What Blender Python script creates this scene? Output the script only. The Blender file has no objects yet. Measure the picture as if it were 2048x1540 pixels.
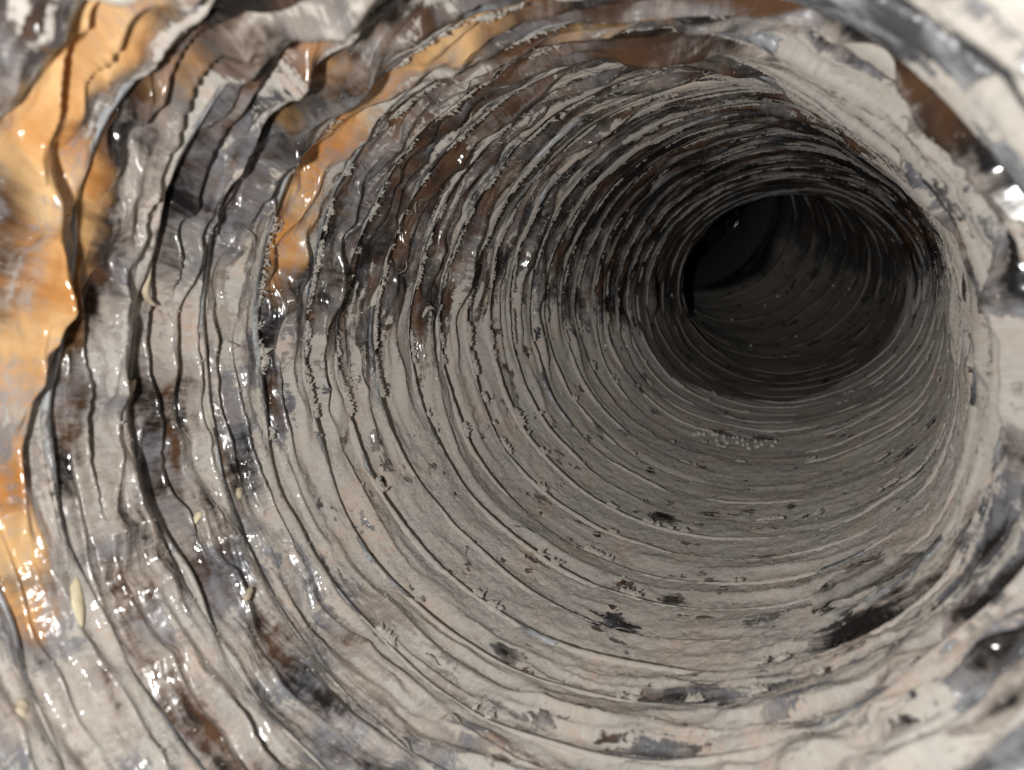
import bpy, math
import numpy as np
from mathutils import Matrix, Vector

S = 0.05                      # metres per duct radius (a 10 cm flexible duct)
sc = bpy.context.scene

# ------------------------------------------------------------------ camera
YAW, PIT = 0.5341, -0.1986    # duct axis as seen from the camera (right, up)
OX, OY = -0.86, 0.3197        # duct axis relative to the camera (right, down) in radii
cy, sy_, cp, sp = math.cos(YAW), math.sin(YAW), math.cos(PIT), math.sin(PIT)
a = np.array([sy_ * cp, sp, cy * cp]); X = np.array([cy, 0, -sy_]); Yd = np.cross(a, X)
# world: x right across the duct, y into the duct, z up; duct axis is x = z = 0
camR = np.array([X[0], a[0], -Yd[0]])
camD = np.array([X[1], a[1], -Yd[1]])
camF = np.array([X[2], a[2], -Yd[2]])
CAM = np.array([-OX, 0.0, OY])
cd = bpy.data.cameras.new("camera"); cam = bpy.data.objects.new("camera", cd)
sc.collection.objects.link(cam)
M = Matrix.Identity(4)
for i in range(3):
    M[i][0] = camR[i]; M[i][1] = -camD[i]; M[i][2] = -camF[i]; M[i][3] = CAM[i] * S
cam.matrix_world = M
cd.sensor_width = 36; cd.lens = 1500 / 2048 * 36
cd.clip_start = 0.0005; cd.clip_end = 50
cd.dof.use_dof = True; cd.dof.focus_distance = 3.0 * S; cd.dof.aperture_fstop = 30.0
sc.camera = cam

# ------------------------------------------------------------------ light: the phone's own flash beside the lens
wd = bpy.data.worlds.new("World"); sc.world = wd; wd.use_nodes = True
bg = wd.node_tree.nodes["Background"]
bg.inputs[0].default_value = (0.80, 0.90, 1.0, 1); bg.inputs[1].default_value = 0.10
ld = bpy.data.lights.new("flash_lamp", 'POINT'); lo = bpy.data.objects.new("flash_lamp", ld)
sc.collection.objects.link(lo)
LP = np.array([0.40, -0.10, 0.27])
lo.location = Vector(LP * S); ld.energy = 0.53; ld.color = (1.0, 0.985, 0.96); ld.shadow_soft_size = 0.0022
ld.use_nodes = True
_em = ld.node_tree.nodes["Emission"]; _fo = ld.node_tree.nodes.new('ShaderNodeLightFalloff')
_fo.inputs['Strength'].default_value = 1 / (3.0 * S); _q = ld.node_tree.nodes.new('ShaderNodeMath'); _q.operation = 'MULTIPLY_ADD'; _q.inputs[1].default_value = .66
_q2 = ld.node_tree.nodes.new('ShaderNodeMath'); _q2.operation = 'MULTIPLY'; _q2.inputs[1].default_value = .34 * 3.0 * S
ld.node_tree.links.new(_fo.outputs['Quadratic'], _q2.inputs[0]); ld.node_tree.links.new(_fo.outputs['Linear'], _q.inputs[0])
ld.node_tree.links.new(_q2.outputs[0], _q.inputs[2]); ld.node_tree.links.new(_q.outputs[0], _em.inputs['Strength'])
sc.view_settings.view_transform = 'Standard'; sc.view_settings.look = 'None'
sc.view_settings.exposure = 0; sc.view_settings.gamma = 1
sc.cycles.use_denoising = True; sc.cycles.denoiser = 'OPENIMAGEDENOISE'; sc.cycles.denoising_prefilter = 'ACCURATE'; sc.cycles.denoising_input_passes = 'RGB_ALBEDO_NORMAL'
sc.cycles.max_bounces = 8; sc.cycles.diffuse_bounces = 4; sc.cycles.glossy_bounces = 3

# ------------------------------------------------------------------ noise
rng = np.random.default_rng(7)
TAB = rng.random(4096)
def vnoise(x, y, z, seed=0):
    xi, yi, zi = np.floor(x).astype(np.int64), np.floor(y).astype(np.int64), np.floor(z).astype(np.int64)
    fx, fy, fz = x - xi, y - yi, z - zi
    fx = fx * fx * fx * (fx * (fx * 6 - 15) + 10); fy = fy * fy * fy * (fy * (fy * 6 - 15) + 10); fz = fz * fz * fz * (fz * (fz * 6 - 15) + 10)
    def h(i, j, k):
        n = (i * 374761393 + j * 668265263 + k * 2147483647 + seed * 974711) & 0x7fffffff
        n = ((n ^ (n >> 13)) * 1274126177) & 0x7fffffff
        return TAB[(n ^ (n >> 16)) & 4095]
    c = 0
    for di in (0, 1):
        wx = fx if di else 1 - fx
        for dj in (0, 1):
            wy = fy if dj else 1 - fy
            for dk in (0, 1):
                c = c + h(xi + di, yi + dj, zi + dk) * wx * wy * (fz if dk else 1 - fz)
    return c * 2 - 1
def fbm(x, y, z, oct=3, seed=0, rough=.5):
    s, am, t = 0, 1, 0
    for o in range(oct):
        s = s + vnoise(x, y, z, seed + o * 17) * am; t += am; am *= rough; x, y, z = x * 2.03, y * 2.03, z * 2.03
    return s / t
def sst(e0, e1, x):
    t = np.clip((x - e0) / (e1 - e0), 0, 1); return t * t * (3 - 2 * t)

# ------------------------------------------------------------------ duct shape
P = 0.1987; S0 = 1.7045; RY = 0.8713
K0, K1 = -8, 50
# centre line: straight, then sagging left and down, then bending up and left
SS = np.linspace(-1, 14, 3001); ds = SS[1] - SS[0]
def yaw_rate(s): return 0.055 * sst(2.6, 3.2, s) + 0.40 * sst(5.8, 6.8, s) * sst(8.6, 7.8, s) + .6 * sst(9.2, 10, s)
def pit_rate(s): return -0.033 * sst(2.6, 3.2, s) + 0.30 * sst(5.0, 6.4, s)
_yw = np.cumsum(yaw_rate(SS)) * ds; _pt = np.cumsum(pit_rate(SS)) * ds
_T = np.stack([-np.sin(_yw) * np.cos(_pt), np.cos(_yw) * np.cos(_pt), np.sin(_pt)], 1)
_C = np.cumsum(_T, 0) * ds; _C -= _C[np.argmin(abs(SS))]
def frame(s):
    c = np.stack([np.interp(s, SS, _C[:, i]) for i in range(3)], -1)
    yw, pt = np.interp(s, SS, _yw), np.interp(s, SS, _pt)
    t = np.stack([-np.sin(yw) * np.cos(pt), np.cos(yw) * np.cos(pt), np.sin(pt)], -1)
    x = np.stack([np.cos(yw), np.sin(yw), 0 * yw], -1)
    u = np.cross(x, t)
    return c, x, t, u
def tube(th, s, r):
    """r = radius factor; th: 0 right, pi/2 bottom, pi left, -pi/2 top"""
    sh = -0.0321 * np.cos(th) - 0.0666 * np.sin(th)
    c, x, t, u = frame(s)
    flare = 1 + 0.5 * sst(1.0, 0.2, s) * sst(0.1, 0.9, np.cos(th))
    w = sst(-1.45, -.75, th) * sst(.75, .1, th)
    flare = flare + w * (.055 * sst(1.85, 1.7, s) - .125 * sst(1.5, 2.75, s) * sst(5.5, 3.4, s))
    rr = (r * flare * (1 - .20 * sst(3.0, 6.5, s)))[..., None]
    return c + rr * (np.cos(th)[..., None] * x - RY * np.sin(th)[..., None] * u) + sh[..., None] * t
def crest_s(th, k):
    cx, sx = np.cos(th), np.sin(th)
    near = sst(3, -3, k)
    d = 0.030 * fbm(cx * 1.0 + 5, sx * 1.0, k * .6, 1, 3) + 0.05 * near * fbm(cx * 1.8, sx * 1.8, k * .9 + 9, 2, 4)
    d = d + 0.030 * near * (np.abs(fbm(cx * 2.0, sx * 2.4, k * 1.3, 1, 6)) - .25) + 0.007 * fbm(cx * 5, sx * 5, k * 3.1, 2, 5)
    return S0 + P * k + d
def lump(th, s):
    cx, sx = np.cos(th), np.sin(th)
    return 0.018 * fbm(cx * 1.6, sx * 1.6, s * 1.3, 2, 11) + 0.007 * fbm(cx * 4, sx * 4, s * 4, 2, 12)
def crest_r(th, k):
    cx, sx = np.cos(th), np.sin(th)
    return 0.015 * fbm(cx * 1.3, sx * 1.3, k * 3.7, 1, 15) + 0.006 * fbm(cx * 4, sx * 4, k * 5.1, 2, 16)
def amp(th, k):
    up = np.sin(th); cx = np.cos(th)
    A = 0.052 - 0.027 * sst(0.1, 0.75, up) + 0.10 * sst(0.1, .8, cx) * sst(.75, .1, up) * sst(5, 2, k)
    n = fbm(cx * 2.3, up * 2.3, k * 1.7, 2, 21)
    return A * (1 + 0.55 * n) * (1 + .10 * sst(.5, -1.5, k) * sst(.3, -.3, cx)) * np.where(k > 26, .6, 1)
def surf(th, k, t):
    """radius and s at ring index k + phase t"""
    s = (1 - t) * crest_s(th, k) + t * crest_s(th, k + 1)
    cx, sx = np.cos(th), np.sin(th)
    A = (1 - t) * amp(th, k) + t * amp(th, k + 1)
    sk = 0.45 + 0.18 * fbm(cx * 1.7, sx * 1.7, k * 2.3, 1, 31)
    prof = np.sin(np.pi * np.clip(t, 0, 1) ** sk) ** .8
    win = np.clip(np.sin(np.pi * t), 0, 1) ** .6
    near = sst(8, 0, k + t)
    dusty = sst(0.0, 0.6, sx) * (1 - .65 * sst(1.5, -1.5, k + t))
    # folds in the slack film, running round the duct and slanting across the pleats
    q = s * 5.5
    wx = 0.30 * fbm(cx * 3, sx * 3, s * 4, 2, 41)
    def crease(fth, fs, slant, sd): return 1.1 - np.sqrt(vnoise(cx * fth + wx, sx * fth - wx, fs * s + slant * (cx - sx) + wx, sd) ** 2 + .008) * 2.1
    f1 = crease(1.5, 8, 1.2, 42); f2 = crease(2.6, 15, -2.0, 43); f4 = crease(5.5, 11, 3.5, 49)
    f3 = fbm(cx * 12, sx * 12, q * 3.0, 3, 44, .6)
    wr = (0.026 * f1 + 0.024 * f2 + .018 * f4) * (0.25 + 0.75 * near) * (1 - .70 * dusty) + 0.005 * f3
    # a second fold line that comes and goes inside each pleat, and fine layered pleating
    t0 = .58 + .22 * fbm(cx * 1.5, sx * 1.5, k * 1.9, 2, 46)
    fb = np.clip(fbm(cx * 2.1, sx * 2.1, k * 2.7, 2, 47) + .12, 0, 1) * .09 * (1 - .75 * dusty)
    fold = fb * np.exp(-np.abs(t - t0) / .13)
    lay = crease(1.9, 23, .8, 48)
    wr = wr + fold + (.018 + .016 * sst(3, -1, k + t)) * lay * (1 - .93 * dusty)
    wr = wr * (1 + .65 * sst(-.9, -2.8, k + t) * sst(.5, -.2, cx) + .25 * sst(.1, .6, cx) * sst(5, 2, k + t)) - .012 * sst(1, -2, k + t)
    r = 1 + A * prof - wr * win + lump(th, s) + (1 - t) * crest_r(th, k) + t * crest_r(th, k + 1)
    r = r + 0.004 * fbm(cx * 42, sx * 42, s * 42, 2, 45) * (0.4 + .6 * dusty)
    return r, s

# patches of clear amber film, spots where the dust has come off, and painted shade under the flap: angle, ring, half widths, strength
AMBER = [(-2.16, -4.6, .30, .42, 1.2), (-2.48, -4.25, .26, .42, 1.3), (-2.75, -4.25, .22, .42, 1.3), (-2.95, -4.35, .2, .45, 1.2),
         (3.10, -4.45, .16, .45, 1.2), (2.92, -4.55, .16, .45, 1.1), (2.74, -4.75, .14, .4, .9), (-2.34, -.50, .30, .42, 1.2), (-2.66, -.60, .18, .36, 1.0), (-1.97, -.70, .34, .40, 1.1), (-1.66, -.9, .2, .36, .9),
         (-1.40, .45, .26, .36, .6), (1.66, -1.25, .10, .35, .7), (-1.89, -2.5, .14, .5, .8), (-2.1, -3.3, .2, .4, .6), (-2.2, .45, .3, .36, .45),
         (-2.47, .45, .22, .30, .45), (2.31, -3.25, .06, .35, .6), (2.68, -3.3, .10, .30, .5), (-2.45, -2.3, .2, .35, .45), (-2.0, -1.7, .25, .3, .5),
         (-2.75, -1.6, .15, .3, .35), (.75, .3, .10, .3, .35), (2.05, -1.6, .12, .25, .45)]
BARE_SHADE = [(1.54, 3.4, .055, .26, 1.1), (1.462, 4.2, .035, .2, .9), (1.798, 6.7, .06, .25, 1.2), (1.475, 7.65, .04, .22, .9), (1.51, 4.5, .05, .2, .7),
        (1.754, 4.8, .03, .2, .8), (2.80, 1.6, .05, .22, .9), (2.70, 1.62, .06, .16, 1.0), (2.51, .45, .06, .25, .7), (1.649, 2.2, .10, .24, .9), (1.305, .25, .11, .26, .8),
        (1.31, 7.8, .035, .2, .9), (1.418, 5.1, .05, .18, .9), (1.309, 5.2, .05, .18, .8), (1.706, 3.4, .03, .18, .8), (1.872, .35, .05, .12, .8), (.90, 1.5, .11, .32, 1.5), (.78, 2.0, .06, .25, 1.2),  # last two here paint the shade under the torn flap
        (2.27, 6.85, .03, .3, .9), (2.518, 7.35, .03, .3, .7), (1.60, 13.6, .10, .30, .9), (1.85, 13.4, .08, .26, .9), (1.2, 2.6, .09, .2, .6),
        (1.0, 4.1, .06, .2, .9), (.93, 6.3, .05, .22, .9), (.8, 8.5, .06, .3, .8), (1.09, 6.2, .05, .2, .8), (1.63, 7.4, .07, .2, .6), (2.05, 3.3, .05, .22, .5),
        (.62, 1.4, .14, .3, .55), (.45, -.6, .12, .3, .7), (1.0, -.3, .10, .25, .6), (1.25, -.8, .10, .2, .4), (2.1, -2.4, .05, .2, .4), (2.9, -1.55, .10, .3, .5)]
def gauss(th, kk, L):
    o = 0 * th
    for a0, k0, wa, wk, am in L:
        da = (th - a0 + np.pi) % (2 * np.pi) - np.pi
        q = (da / wa) ** 2 + ((kk - k0) / wk) ** 2
        o = np.maximum(o, am * np.exp(-q * .75))
    return o
def fields(th, k, t, crest=0.0):
    cx, up = np.cos(th), np.sin(th)
    kk = k + t
    lf = fbm(cx * 1.8, up * 1.8, kk * .35, 2, 61)
    st = fbm(cx * 3.5, up * 3.5, kk * 2.2, 2, 62)
    left = sst(.35, -.35, cx)
    near = sst(1.2, -2.2, kk) * left
    base = sst(-.30, .30, up + .22 * lf + .12 * st)
    top = 0.43 + .18 * lf + .12 * st
    top = top + (0.22 * sst(9, 4, kk) + .04 * sst(3, 0, kk)) * sst(.15, .8, cx) - .08 * sst(7, 13, kk)
    top = top + .02 * near - .05 * sst(0, 2, kk)
    rlow = sst(2.5, .5, kk) * sst(-.1, .5, cx)
    d = top + (0.94 - .50 * near - .22 * rlow - top) * base
    d = d + (.16 + .14 * sst(.1, -.4, up)) * sst(.72, .98, t) - .20 * sst(.02, .12, t) * sst(.5, .25, t) * (1 - .6 * base) + crest
    d = d + .16 * fbm(cx * 3, up * 3, kk * .9, 2, 63) * (.3 + .7 * near) + .26 * near * fbm(cx * 1.6, up * 1.6, kk * 2.1, 2, 68)
    d = d - .22 * sst(6, 12, kk) * sst(.42, -.05, up + .10 * lf) - .2 * sst(10, 16, kk) * sst(.5, .9, cx) * sst(.8, .2, up)
    rt = sst(0, .6, cx) * sst(.6, .1, up) * sst(5, 3, kk)
    d = d - (.40 + .5 * np.clip(st, 0, 1)) * rt * sst(.02, .10, t) * sst(.75, .40, t) + .12 * rt * sst(.6, .8, t)
    d = d + .75 * sst(-.1, .5, cx) * sst(5, 1.5, kk) * (fbm(cx * 4.5, up * 4.5, kk * 1.9, 4, 69, .6) - .16) * sst(.85, .35, up)
    am = gauss(th, kk, AMBER)
    bare = gauss(th, kk, BARE_SHADE)  # dust-free spots plus the painted shade under the flap
    d = d - .66 * bare - am * (.10 + .25 * sst(-2, -3.5, kk))
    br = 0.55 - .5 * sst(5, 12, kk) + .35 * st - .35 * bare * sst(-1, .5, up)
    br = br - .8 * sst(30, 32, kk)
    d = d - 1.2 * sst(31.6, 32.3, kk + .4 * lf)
    deep = sst(31.2, 31.9, kk + .5 * lf)  # unlit black of the far opening, painted into the film colour
    shade_tone = sst(-.2, .35, kk - (18.4 + 2.7 * cx) + .3 * fbm(cx * 6, up * 6, kk * .5, 2, 67)) * (.55 + .45 * sst(-.6, .4, up))  # shadowed far bend painted as a darker colour past a slanted ring
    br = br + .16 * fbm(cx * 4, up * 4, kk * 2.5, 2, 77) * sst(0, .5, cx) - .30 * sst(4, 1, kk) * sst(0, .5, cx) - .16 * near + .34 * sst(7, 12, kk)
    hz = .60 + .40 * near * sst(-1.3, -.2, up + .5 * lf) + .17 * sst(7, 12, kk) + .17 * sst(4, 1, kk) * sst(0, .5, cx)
    return np.clip(d, -.5, 1.5), np.clip(am, 0, 1), np.clip(br, 0, 1), shade_tone, np.clip(hz, 0, 1), deep

# ------------------------------------------------------------------ materials
def node(nt, typ, **kw):
    n = nt.nodes.new(typ)
    for k, v in kw.items():
        setattr(n, k, v)
    return n
class G:
    def __init__(s, name):
        s.m = bpy.data.materials.new(name); s.m.use_nodes = True; s.nt = s.m.node_tree
        s.nt.nodes.clear(); s.out = node(s.nt, 'ShaderNodeOutputMaterial')
    def link(s, x, inp):
        if hasattr(x, 'links') or isinstance(x, bpy.types.NodeSocket): s.nt.links.new(x, inp)
        else: inp.default_value = x
    def attr(s, name, out='Fac'):
        n = node(s.nt, 'ShaderNodeAttribute', attribute_name=name); return n.outputs[out]
    def math(s, op, x, y=0.0, z=None):
        n = node(s.nt, 'ShaderNodeMath', operation=op); s.link(x, n.inputs[0]); s.link(y, n.inputs[1])
        if z is not None: s.link(z, n.inputs[2])
        return n.outputs[0]
    def vscale(s, v, k):
        n = node(s.nt, 'ShaderNodeVectorMath', operation='MULTIPLY'); s.link(v, n.inputs[0]); n.inputs[1].default_value = k; return n.outputs[0]
    def vadd(s, v, w):
        n = node(s.nt, 'ShaderNodeVectorMath', operation='ADD'); s.link(v, n.inputs[0]); s.link(w, n.inputs[1]); return n.outputs[0]
    def noise(s, v, scale, detail=3, rough=.55, out=0, dist=0.0):
        n = node(s.nt, 'ShaderNodeTexNoise'); s.link(v, n.inputs['Vector']); n.inputs['Scale'].default_value = scale
        n.inputs['Detail'].default_value = detail; n.inputs['Roughness'].default_value = rough; n.inputs['Distortion'].default_value = dist
        return n.outputs[out]
    def ramp(s, x, lo, hi):
        n = node(s.nt, 'ShaderNodeMapRange', interpolation_type='SMOOTHSTEP'); s.link(x, n.inputs[0])
        n.inputs[1].default_value = lo; n.inputs[2].default_value = hi; return n.outputs[0]
    def mix(s, f, c1, c2):
        n = node(s.nt, 'ShaderNodeMix', data_type='RGBA'); s.link(f, n.inputs[0])
        for c, i in ((c1, 6), (c2, 7)):
            s.link((*c, 1) if isinstance(c, tuple) else c, n.inputs[i])
        return n.outputs[2]
    def mixf(s, f, x, y):
        n = node(s.nt, 'ShaderNodeMix', data_type='FLOAT'); s.link(f, n.inputs[0]); s.link(x, n.inputs[2]); s.link(y, n.inputs[3]); return n.outputs[0]
    def bump(s, h, dist, strength=1.0, normal=None):
        n = node(s.nt, 'ShaderNodeBump'); s.link(h, n.inputs['Height']); n.inputs['Distance'].default_value = dist; n.inputs['Strength'].default_value = strength
        if normal is not None: s.link(normal, n.inputs['Normal'])
        return n.outputs[0]

def dust_colour(g, v):
    c1 = g.mix(g.ramp(g.noise(v, 2.2, 3), .38, .62), (.425, .385, .34), (.385, .36, .328))
    c2 = g.mix(g.ramp(g.noise(v, 5.5, 3), .50, .68), c1, (.465, .37, .305))
    return g.mix(g.ramp(g.noise(v, 60, 3), .35, .7), c2, (.46, .43, .39))

def liner_material():
    g = G("dusty_film")
    v = g.attr("flow", 'Vector'); dust = g.attr("dust"); amb = g.attr("amber"); brn = g.attr("brown"); shade_tone = g.attr("shade_tone"); deep = g.attr("deep")
    warp = g.vadd(v, g.vscale(g.noise(v, 9, 2, out=1), (.06, .06, .03)))
    streak = g.noise(g.vscale(warp, (3.2, 3.2, 17)), 1, 5, .62)
    fine = g.noise(v, 34, 5, .68)
    lintn = g.noise(v, 95, 3, .6)
    streak2 = g.noise(g.vscale(warp, (4.5, 4.5, 62)), 1, 4, .6)
    m = g.math('ADD', dust, g.math('MULTIPLY', g.math('SUBTRACT', streak, .5), g.mixf(g.ramp(dust, .6, .95), 1.2, .8)))
    m = g.math('ADD', m, g.math('MULTIPLY', g.math('SUBTRACT', streak2, .5), g.mixf(g.ramp(dust, .6, .95), .75, .25)))
    m = g.math('ADD', m, g.math('MULTIPLY', g.math('SUBTRACT', fine, .5), .62))
    m = g.math('ADD', m, g.math('MULTIPLY', g.math('SUBTRACT', lintn, .5), .26))
    spot = g.math('MULTIPLY', g.ramp(g.noise(g.vscale(warp, (7, 7, 14)), 1, 4, .6), .59, .66), g.ramp(dust, .55, .8))
    m = g.math('SUBTRACT', m, g.math('MULTIPLY', spot, .58))
    mask = g.ramp(m, .46, .56)
    haze = g.math('MULTIPLY', g.math('MULTIPLY', g.ramp(m, .04, .48), g.ramp(g.math('ADD', g.noise(g.vscale(warp, (5, 5, 9)), 1, 4, .6), g.math('MULTIPLY', g.math('SUBTRACT', g.attr('hazy'), .55), .5)), .35, .62)), g.attr('hazy'))           # thin dust film on the plastic
    # bare plastic film: amber where clear, brown, near black
    fb = g.noise(g.vscale(warp, (4, 4, 12)), 1, 3)
    br = g.math('ADD', brn, g.math('MULTIPLY', g.math('SUBTRACT', fb, .5), 1.6))
    film = g.mix(g.ramp(br, .25, .75), (.013, .012, .012), (.085, .042, .021))
    ab = g.math('ADD', amb, g.math('MULTIPLY', g.math('SUBTRACT', g.noise(warp, 7, 4, .6), .5), 1.3))
    amc = g.mix(g.ramp(g.noise(warp, 5, 4, .6), .35, .65), (.46, .20, .055), (.63, .40, .19))
    film = g.mix(g.ramp(ab, .30, .95), film, amc)
    film = g.mix(haze, film, g.mix(g.ramp(g.noise(warp, 4, 3), .4, .6), (.38, .33, .29), (.20, .20, .215)))
    col = g.mix(shade_tone, g.mix(mask, film, dust_colour(g, v)), g.mix(g.ramp(m, .35, .95), (.045, .041, .039), (.15, .135, .12)))
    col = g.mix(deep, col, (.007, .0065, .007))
    rough = g.mixf(mask, g.mixf(haze, .13, .34), .92)
    crk = g.math('ADD', g.math('MULTIPLY', g.noise(v, 7, 1, .4), .22), g.noise(g.vscale(warp, (3.0, 3.0, 30)), 1, 2, .45))
    n1 = g.bump(g.math('MULTIPLY', crk, g.mixf(mask, 1.0, .22)), S * .05, .55)
    hd = g.math('ADD', g.math('MULTIPLY', mask, .8), g.math('MULTIPLY', g.math('ADD', fine, lintn), g.mixf(mask, .012, .36)))
    n2 = g.bump(hd, S * .012, .9, n1)
    p = node(g.nt, 'ShaderNodeBsdfPrincipled')
    g.link(col, p.inputs['Base Color']); g.link(rough, p.inputs['Roughness']); g.link(n2, p.inputs['Normal'])
    g.link(g.mixf(mask, .5, .15), p.inputs['Specular IOR Level'])
    # clear plastic lying over the dust on the slack near folds
    g.link(g.math('MULTIPLY', g.ramp(g.attr('hazy'), .80, .97), .5), p.inputs['Coat Weight']); p.inputs['Coat Roughness'].default_value = .10
    ck = g.math('ADD', g.math('MULTIPLY', g.noise(v, 8, 1, .5, dist=.9), .22), g.noise(g.vscale(warp, (1.0, 1.0, 26)), 1, 2, .45))
    g.link(g.bump(ck, S * .05, .38), p.inputs['Coat Normal'])
    g.nt.links.new(p.outputs[0], g.out.inputs[0]); return g.m

def hoop_material():
    g = G("film_over_wire")
    v = g.attr("flow", 'Vector'); dust = g.attr("dust"); shade_tone = g.attr("shade_tone"); deep = g.attr("deep")
    fine = g.noise(v, 40, 5, .68)
    st = g.noise(g.vscale(v, (1.0, 1.0, 26)), 1, 3)
    m = g.math('ADD', dust, g.math('MULTIPLY', g.math('SUBTRACT', st, .5), 1.2))
    m = g.math('ADD', m, g.math('MULTIPLY', g.math('SUBTRACT', fine, .5), .5))
    mask = g.ramp(m, .44, .56)
    film = g.mix(g.ramp(g.noise(g.vscale(v, (3.5, 3.5, 14)), 1, 5, .65), .40, .62), (.055, .055, .057), (.38, .39, .405))
    col = g.mix(shade_tone, g.mix(mask, film, dust_colour(g, v)), g.mix(g.ramp(m, .35, .95), (.045, .041, .039), (.15, .135, .12)))
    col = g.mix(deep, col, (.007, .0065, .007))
    p = node(g.nt, 'ShaderNodeBsdfPrincipled')
    g.link(col, p.inputs['Base Color']); g.link(g.mixf(g.math('MAXIMUM', shade_tone, mask), .14, .8), p.inputs['Roughness'])
    hd = g.math('ADD', g.math('MULTIPLY', mask, .5), g.math('MULTIPLY', fine, .6))
    g.link(g.bump(hd, S * .010, .9), p.inputs['Normal'])
    g.nt.links.new(p.outputs[0], g.out.inputs[0]); return g.m

def plain(name, col, rough=.9, var=.25, scale=400, bump=.6):
    g = G(name); tc = node(g.nt, 'ShaderNodeTexCoord').outputs['Object']
    n = g.noise(tc, scale, 4)
    c = g.mix(g.ramp(n, .3, .7), tuple(x * (1 - var) for x in col), tuple(min(1, x * (1 + var)) for x in col))
    p = node(g.nt, 'ShaderNodeBsdfPrincipled'); g.link(c, p.inputs['Base Color']); p.inputs['Roughness'].default_value = rough
    g.link(g.bump(n, .0004, bump), p.inputs['Normal'])
    g.nt.links.new(p.outputs[0], g.out.inputs[0]); return g.m

MAT_FILM = liner_material(); MAT_HOOP = hoop_material()
MAT_LINT = plain("grey_lint", (.43, .395, .35), .95, .2, 900)

# ------------------------------------------------------------------ mesh helper
def mesh_obj(name, V, F, mat, parent=None, smooth=True, attrs=None):
    me = bpy.data.meshes.new(name); V = np.ascontiguousarray(V, np.float32); F = np.ascontiguousarray(F, np.int32)
    n = F.shape[1]
    me.vertices.add(len(V)); me.vertices.foreach_set("co", V.ravel())
    me.loops.add(F.size); me.loops.foreach_set("vertex_index", F.ravel())
    me.polygons.add(len(F)); me.polygons.foreach_set("loop_start", np.arange(0, F.size, n, dtype=np.int32))
    me.polygons.foreach_set("loop_total", np.full(len(F), n, np.int32))
    me.polygons.foreach_set("use_smooth", np.full(len(F), smooth, bool))
    for k, v in (attrs or {}).items():
        if v.ndim == 2:
            at = me.attributes.new(k, 'FLOAT_VECTOR', 'POINT'); at.data.foreach_set("vector", np.ascontiguousarray(v, np.float32).ravel())
        else:
            at = me.attributes.new(k, 'FLOAT', 'POINT'); at.data.foreach_set("value", np.ascontiguousarray(v, np.float32))
    me.update(calc_edges=True); me.materials.append(mat)
    o = bpy.data.objects.new(name, me); sc.collection.objects.link(o)
    if parent: o.parent = parent
    return o
def grid_faces(nu, nv, wrap):
    """nu round (wrapped when asked), nv along"""
    i = np.arange(nu if wrap else nu - 1)[:, None]; j = np.arange(nv - 1)[None]
    i2 = (i + 1) % nu
    return np.stack([i * nv + j, i * nv + j + 1, i2 * nv + j + 1, i2 * nv + j], -1).reshape(-1, 4)

# ------------------------------------------------------------------ the duct
duct = bpy.data.objects.new("flexible_duct", None); sc.collection.objects.link(duct)
duct['label'] = "long ribbed flexible duct seen from inside, amber plastic film coated in grey dust"
duct['category'] = "duct"

def flow(th, s): return np.stack([np.cos(th), np.sin(th), s], -1)
for k in range(K0, K1):
    if k < -5: nu, nv = 700, 30
    elif k < 1: nu, nv = 1800, 48
    elif k < 3: nu, nv = 1400, 40
    elif k < 8: nu, nv = 1200, 26
    elif k < 14: nu, nv = 1000, 16
    elif k < 28: nu, nv = 800, 10
    else: nu, nv = 360, 7
    th = np.linspace(-np.pi, np.pi, nu, endpoint=False)[:, None] + np.zeros((1, nv))
    t = (np.linspace(0, 1, nv) ** 1.25)[None] + np.zeros((nu, 1))
    r, s = surf(th, np.full_like(th, k), t)
    V = tube(th, s, r).reshape(-1, 3) * S
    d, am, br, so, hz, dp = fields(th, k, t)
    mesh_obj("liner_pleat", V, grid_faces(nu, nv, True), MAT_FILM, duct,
             attrs=dict(flow=flow(th, s).reshape(-1, 3), dust=d.ravel(), amber=am.ravel(), brown=br.ravel(), shade_tone=so.ravel(), hazy=hz.ravel(), deep=dp.ravel()))

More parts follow.
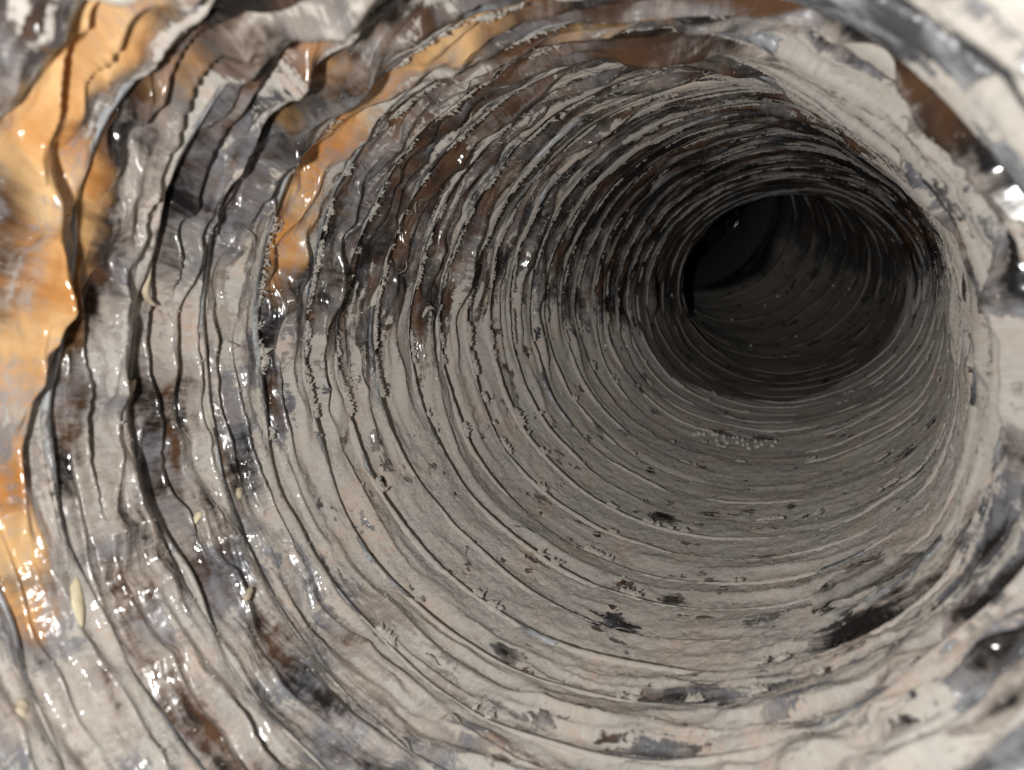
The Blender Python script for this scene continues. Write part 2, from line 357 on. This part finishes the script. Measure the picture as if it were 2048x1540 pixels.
for k in range(K0, K1 + 1):
    nu, nv = (1200, 9) if k < 8 else ((800, 8) if k < 16 else ((600, 6) if k < 28 else (300, 6)))
    th = np.linspace(-np.pi, np.pi, nu, endpoint=False)
    cx, sx = np.cos(th), np.sin(th); kk = np.full_like(th, k)
    s = crest_s(th, kk)
    rw = 0.0145 * (1 + .45 * fbm(cx * 4, sx * 4, kk * 1.9, 3, 71)) 
    rw = rw * (1 - .4 * sst(1, -2, k) * sst(.2, -.4, cx)) * (1 + 1.1 * sst(.2, .7, cx) * sst(.35, -.2, sx) * sst(4, 1, k)) * (1 - .25 * sst(.2, .8, sx))
    rc = 1 + lump(th, s) + crest_r(th, kk) + .35 * rw + (.02 if k < 7 else .045) * np.clip(fbm(cx * 2.2, sx * 2.2, kk * 4.3, 2, 73) + .08, 0, 1)
    ph = np.linspace(0, 2 * np.pi, nv)
    th2 = th[:, None] + 0 * ph[None]
    j = 1 + (.22 if k > 0 else .08) * fbm(np.cos(th2) * 45, np.sin(th2) * 45, ph[None] * 1.3 + k * 7.7, 2, 72)
    r2 = rc[:, None] - rw[:, None] * np.cos(ph)[None] * j
    s2 = s[:, None] + 1.15 * rw[:, None] * np.sin(ph)[None] * j
    V = tube(th2, s2, r2).reshape(-1, 3) * S
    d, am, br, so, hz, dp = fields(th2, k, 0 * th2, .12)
    d = d + .16 * sst(.1, -.4, np.sin(th2)) * sst(0, 2, k)
    d = d + .22 * sst(5, 9, k) * (1 + fbm(np.cos(th2) * 5, np.sin(th2) * 5, k * 2.9 + 0 * th2, 2, 75))
    d = d - .75 * sst(.12, .42, fbm(np.cos(th2) * 2.6, np.sin(th2) * 2.6, k * 6.1 + 0 * th2, 2, 74))
    d = d - .35 * sst(2.5, 0, k) * sst(.1, -.5, np.sin(th2)) * sst(.6, 0, np.cos(th2))
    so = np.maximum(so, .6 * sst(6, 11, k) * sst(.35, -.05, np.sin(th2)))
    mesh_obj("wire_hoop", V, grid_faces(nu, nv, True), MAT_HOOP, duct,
             attrs=dict(flow=flow(th2, s2).reshape(-1, 3), dust=d.ravel(), shade_tone=so.ravel(), deep=dp.ravel()))

# outer jacket: the sleeve round the liner
th = np.linspace(-np.pi, np.pi, 96, endpoint=False)[:, None] + np.zeros((1, 90))
s = np.linspace(S0 + P * K0 - .02, S0 + P * K1, 90)[None] + np.zeros((96, 1))
V = tube(th, s, np.full_like(s, 1.22)).reshape(-1, 3) * S
mesh_obj("outer_jacket", V, grid_faces(96, 90, True), plain("jacket_film", (.25, .25, .25), .4, .2, 60), duct)

# an added black collar deep in, narrowing the duct to darken the far opening
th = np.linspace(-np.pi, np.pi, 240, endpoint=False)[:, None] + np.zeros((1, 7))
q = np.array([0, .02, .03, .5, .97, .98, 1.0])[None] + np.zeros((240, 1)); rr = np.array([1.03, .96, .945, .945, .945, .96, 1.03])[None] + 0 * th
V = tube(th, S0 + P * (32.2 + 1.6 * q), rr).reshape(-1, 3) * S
mesh_obj("added_collar", V, grid_faces(240, 7, True), plain("added_collar_film", (.012, .011, .011), .9, .3, 300), duct)

# ------------------------------------------------------------------ lint fringes and crumbs
def lint_flakes(N, kmin, kmax, seed, mode):
    R = np.random.default_rng(seed)
    k = np.floor(kmin + (kmax - kmin) * R.random(N) ** .8); th = R.uniform(-np.pi, np.pi, N)
    cx, sx = np.cos(th), np.sin(th)
    cl = fbm(cx * 9, sx * 9, k * 5.3, 4, seed, .6)            # clumps along each hoop
    d, _, _, _, _, _ = fields(th, k, np.zeros(N))
    if mode == 'fringe':
        keep = (cl > -.04 + .42 * sst(-.05, .4, sx)) & (R.random(N) < .25 + .75 * np.clip(d, 0, 1))
    else:
        keep = R.random(N) < np.clip(d, .05, 1) ** 2
    k, th, cl = k[keep], th[keep], cl[keep]; n = len(k)
    size = ((.0030 + .010 * np.clip(cl, 0, 1)) if mode == 'fringe' else .0032) * R.uniform(.5, 1.6, n)
    if mode == 'fringe':
        s = crest_s(th, k) + R.normal(.012, .014, n)
        r = 1.0 + lump(th, s) + crest_r(th, k) - .012 * R.random(n) + .25 * np.abs(s - crest_s(th, k))
    else:
        r, s = surf(th, k, R.uniform(0, 1, n))
    if mode == 'fringe':      # ragged teeth reaching over the gap behind each ridge
        s = crest_s(th, k) + np.abs(R.normal(.004, .007, n)); r = 1.0 + lump(th, s) + crest_r(th, k) - .006 - .006 * R.random(n)
        w = size * R.uniform(.5, 1.3, n); L = size * R.uniform(1.0, 2.6, n); sk = size * R.normal(0, .8, n); up = size * R.normal(.1, .5, n)
        P4 = [(-w, 0 * w, 0 * w), (w, R.normal(0, .3, n) * size, 0 * w), (sk, L, up), (0 * w, .3 * L, .5 * size)]
        V = np.stack([tube(th + a_, s + b_, r - c_) for a_, b_, c_ in P4], 1)
    else:
        e = R.normal(0, 1, (n, 4, 3)) * size[:, None, None] * np.array([.9, .9, .5])
        V = np.stack([tube(th + e[:, i, 0], s + e[:, i, 1], r - .3 * size - np.abs(e[:, i, 2])) for i in range(4)], 1)
    b = np.arange(n)[:, None] * 4
    F = np.concatenate([b + np.array([q]) for q in ((0, 1, 2), (0, 2, 3), (0, 3, 1), (1, 3, 2))])
    return V.reshape(-1, 3) * S, F
for nm, N, ka, kb, sd, mode, lab in (
        ("lint_fringe", 200000, -1, 18, 101, 'fringe', "ragged grey lint clinging along the wire ridges of the duct"),
        ("dust_crumbs", 60000, -5, 14, 102, 'crumb', "fine grey dust crumbs scattered over the film of the duct")):
    V, F = lint_flakes(N, ka, kb, sd, mode)
    o = mesh_obj(nm, V, F, MAT_LINT, smooth=False)
    o['kind'] = 'stuff'; o['label'] = lab; o['category'] = "lint" if mode == 'fringe' else "dust"

# wisps of torn film and lint fibre standing off the folds
def strands(N, seed):
    R = np.random.default_rng(seed); VV = []; FF = []; ns = 9
    for i in range(N):
        th0 = R.uniform(-3.14, -1.2) if R.random() < .75 else R.uniform(-1.2, 3.14)
        k = R.integers(-2, 9); t0 = R.uniform(.0, 1); L = R.uniform(.03, .13) * (1 if k < 3 else .7)
        ang = R.normal(0, .9); q = np.linspace(0, 1, ns); curl = R.normal(0, 1.8)
        a_ = ang + curl * q; st_ = L / ns
        dth = np.cumsum(np.cos(a_)) * st_; dss = np.cumsum(np.sin(a_)) * st_
        rr0, s0 = surf(np.array([th0]), np.array([float(k)]), np.array([t0]))
        lift = .004 + R.uniform(.005, .04) * np.sin(np.pi * q) ** 2
        w = R.uniform(.001, .003) * np.sin(np.pi * np.clip(q, .05, .97)) ** .5
        for c in range(3):
            an = c * 2 * np.pi / 3
            VV.append(tube(th0 + dth, s0[0] + dss + w * np.cos(an) * 1.6, rr0[0] - lift - w * np.sin(an)))
        b = i * 3 * ns
        for c in range(3):
            c2 = (c + 1) % 3
            for m in range(ns - 1):
                FF.append((b + c * ns + m, b + c * ns + m + 1, b + c2 * ns + m + 1, b + c2 * ns + m))
    return np.concatenate(VV) * S, np.array(FF)
V, F = strands(150, 55)
o = mesh_obj("lint_strands", V, F, MAT_LINT); o['kind'] = 'stuff'; o['category'] = "lint"
o['label'] = "thin pale wisps of fibre curling off the upper folds of the duct"

# torn flap of film hanging over a dark gap, low on the near right
th = np.linspace(.66, 1.04, 60)[:, None] + np.zeros((1, 16)); q = np.linspace(0, 1, 16)[None] + np.zeros((60, 1))
u = (th - .66) / .38
kf = 2.62 - (0.35 + .55 * np.sin(np.pi * u) ** .7 + .07 * fbm(u * 9, u * 0, u * 0 + 3, 3, 81)) * q
rs, s = surf(th, np.floor(kf), kf - np.floor(kf))
r = rs - .004 - .11 * np.sin(np.pi * u) ** .6 * q ** 1.5
V1 = tube(th, S0 + P * kf, r); V2 = tube(th, S0 + P * kf, r + .006)
d_, am, br, so, hz, dp = fields(th, kf, 0 * th)
n = 60 * 16; F = grid_faces(60, 16, False)
mesh_obj("torn_flap", np.concatenate([V1.reshape(-1, 3), V2.reshape(-1, 3)]) * S, np.concatenate([F, F[:, ::-1] + n]), MAT_FILM, duct,
         attrs=dict(flow=np.tile(flow(th, S0 + P * kf).reshape(-1, 3), (2, 1)), dust=np.full(2 * n, .95), amber=np.zeros(2 * n), brown=np.full(2 * n, .4), shade_tone=np.zeros(2 * n), hazy=np.full(2 * n, .5), deep=np.zeros(2 * n)))

# ------------------------------------------------------------------ loose bits lying on the film
def surf_frame(th, kk):
    th_, k_ = np.array([th]), np.array([math.floor(kk)], float); t_ = np.array([kk - math.floor(kk)])
    r, s = surf(th_, k_, t_)
    p = tube(th_, s, r)[0]; e1 = tube(th_ + .01, s, r)[0] - p; e2 = tube(th_, s + .01, r)[0] - p
    e1 /= np.linalg.norm(e1); e2 -= e1 * (e1 @ e2); e2 /= np.linalg.norm(e2)
    n = np.cross(e1, e2); c = frame(s)[0][0] - p
    if n @ c < 0: n = -n
    return p, e1, e2, n
def lumpy(name, th, kk, size, ang, mat, label, cat, seed, point=0.0, rough=.25, bend=0.0, group=None, lift=.4, nu=14, nv=9):
    """a lumpy, tapered, bent crumb: size = length, width, thickness in radii; ang turns it on the surface"""
    p, e1, e2, n = surf_frame(th, kk)
    c, s_ = math.cos(ang), math.sin(ang); ax, bx = e1 * c + e2 * s_, -e1 * s_ + e2 * c
    q = np.linspace(-1, 1, nu)[:, None] + np.zeros((1, nv)); ph = np.linspace(0, 2 * np.pi, nv, endpoint=False)[None] + np.zeros((nu, 1))
    w = np.sqrt(np.clip(1 - q ** 2, 0.0006, 1)) ** (1 + point)
    w = w * (1 + rough * fbm(q * 2.3 + seed, np.cos(ph) * 1.2, np.sin(ph) * 1.2, 3, seed))
    L = np.stack([q * size[0], np.cos(ph) * w * size[1] + bend * size[0] * (q ** 2 - .4), np.sin(ph) * w * size[2] + lift * size[2]], -1)
    V = (L[..., :1] * ax + L[..., 1:2] * bx + L[..., 2:] * n).reshape(-1, 3) * .5 * S
    F = grid_faces(nu, nv, False); i = np.arange(nu - 1)
    F = np.concatenate([F, np.stack([i * nv + nv - 1, i * nv, (i + 1) * nv, (i + 1) * nv + nv - 1], 1)])
    o = mesh_obj(name, V, F, mat); o.location = Vector(p * S); o['label'] = label; o['category'] = cat
    if group: o['group'] = group
    return o
M_HUSK = plain("pale_husk", (.60, .53, .36), .6, .15, 500, .3); M_STRAW = plain("tan_straw", (.44, .37, .27), .8, .25, 700)
M_TWIG = plain("dark_twig", (.13, .11, .09), .8, .3, 700); M_SPECK = plain("white_speck", (.8, .8, .78), .25, .05, 500, .2)
M_BALL = plain("lint_ball", (.42, .40, .37), .95, .2, 900)
lumpy("seed_husk", 2.70, -4.25, (.125, .036, .02), .25, M_HUSK, "pale yellow pointed seed husk stuck low on the near left wall", "seed husk", 1, .6, .08, .12)
lumpy("straw_curl", -2.77, -2.80, (.10, .02, .018), -.35, M_STRAW, "tan curled straw scrap bridging two folds on the left wall", "straw", 2, 0, .4, .5)
lumpy("straw_chip", -3.06, -3.05, (.085, .022, .016), .5, M_STRAW, "narrow tan chip wedged in a dark fold of the left wall", "chip", 3, .3, .3, .1)
lumpy("husk_crumb", 2.79, -2.5, (.055, .022, .018), 1.0, M_HUSK, "small yellowish crumb below the long dark crease, left wall", "crumb", 4, .2, .5, .2)
lumpy("bark_crumb", 2.81, -1.72, (.036, .022, .018), .2, M_STRAW, "tiny tan crumb caught right at the dark crease edge", "crumb", 5, 0, .5)
lumpy("straw_crumb", 2.50, -2.45, (.05, .018, .016), .9, M_STRAW, "small tan crumb on the lower left beside shiny folds", "crumb", 6, .2, .5)
lumpy("brown_crumb", 2.52, -5.2, (.045, .02, .016), .3, M_STRAW, "brownish crumb at the very edge in the lower left corner", "crumb", 7, 0, .5)
lumpy("twig_bit", -2.93, 5.75, (.06, .010, .010), 1.45, M_TWIG, "short dark twig bit lying across the ribs, left of the hole", "twig", 8, 0, .4, .2, lift=1.5)
lumpy("straw_sliver", -2.985, 5.85, (.04, .011, .009), .1, M_STRAW, "yellowish sliver tucked beneath the short dark twig bit", "sliver", 9, .3, .3)
lumpy("lint_curl", 3.10, 3.9, (.13, .022, .02), .1, MAT_LINT, "fat pale lint curl hanging between ribs on the left wall", "lint", 10, .2, .6, .15)
lumpy("lint_knot", -2.985, 3.45, (.09, .02, .02), 1.2, MAT_LINT, "ragged pale lint knot bridging two ribs above the fat curl", "lint", 11, .2, .8, .5)
lumpy("tan_scrap", .41, -.6, (.05, .03, .02), .7, M_STRAW, "tan scrap in the dusty folds at the right edge", "scrap", 12, .1, .6)
R = np.random.default_rng(5)
for i in range(26):
    lumpy("lint_ball", 1.52 + .50 * (i + R.uniform(-.3, .3)) / 26, 12.75 + R.uniform(-.28, .28), (R.uniform(.020, .036),) * 3, R.uniform(0, 3), M_BALL,
          "small round grey lint ball in the row along the dark seam before the hole", "lint ball", 20 + i, 0, .45, group="lint balls in a row", nu=8, nv=7)
IN = "tiny white speck glinting on the dark floor inside the hole"; OUT = "tiny white speck caught on the ribs just left of the hole"
for i, (a0, k0, lab, grp) in enumerate([(.921, 29.75, "largest white speck glinting on the dark wall inside the hole", None)] +
        [(p_, q_, IN, "white specks in the dark end") for p_, q_ in ((.467, 27.9), (1.532, 25.0), (1.785, 26.5), (1.654, 29.2), (1.244, 26.8), (.415, 26.9), (1.13, 29.6))] +
        [(p_, q_, OUT, "white specks left of the hole") for p_, q_ in ((2.845, 12.7), (2.736, 13.0), (2.793, 14.4), (-3.12, 20.8))]):
    lumpy("white_speck", a0, k0, (.036 if i == 0 else .020, .014, .014), .6, M_SPECK, lab, "speck", 60 + i, 0, .2, group=grp, nu=7, nv=6)
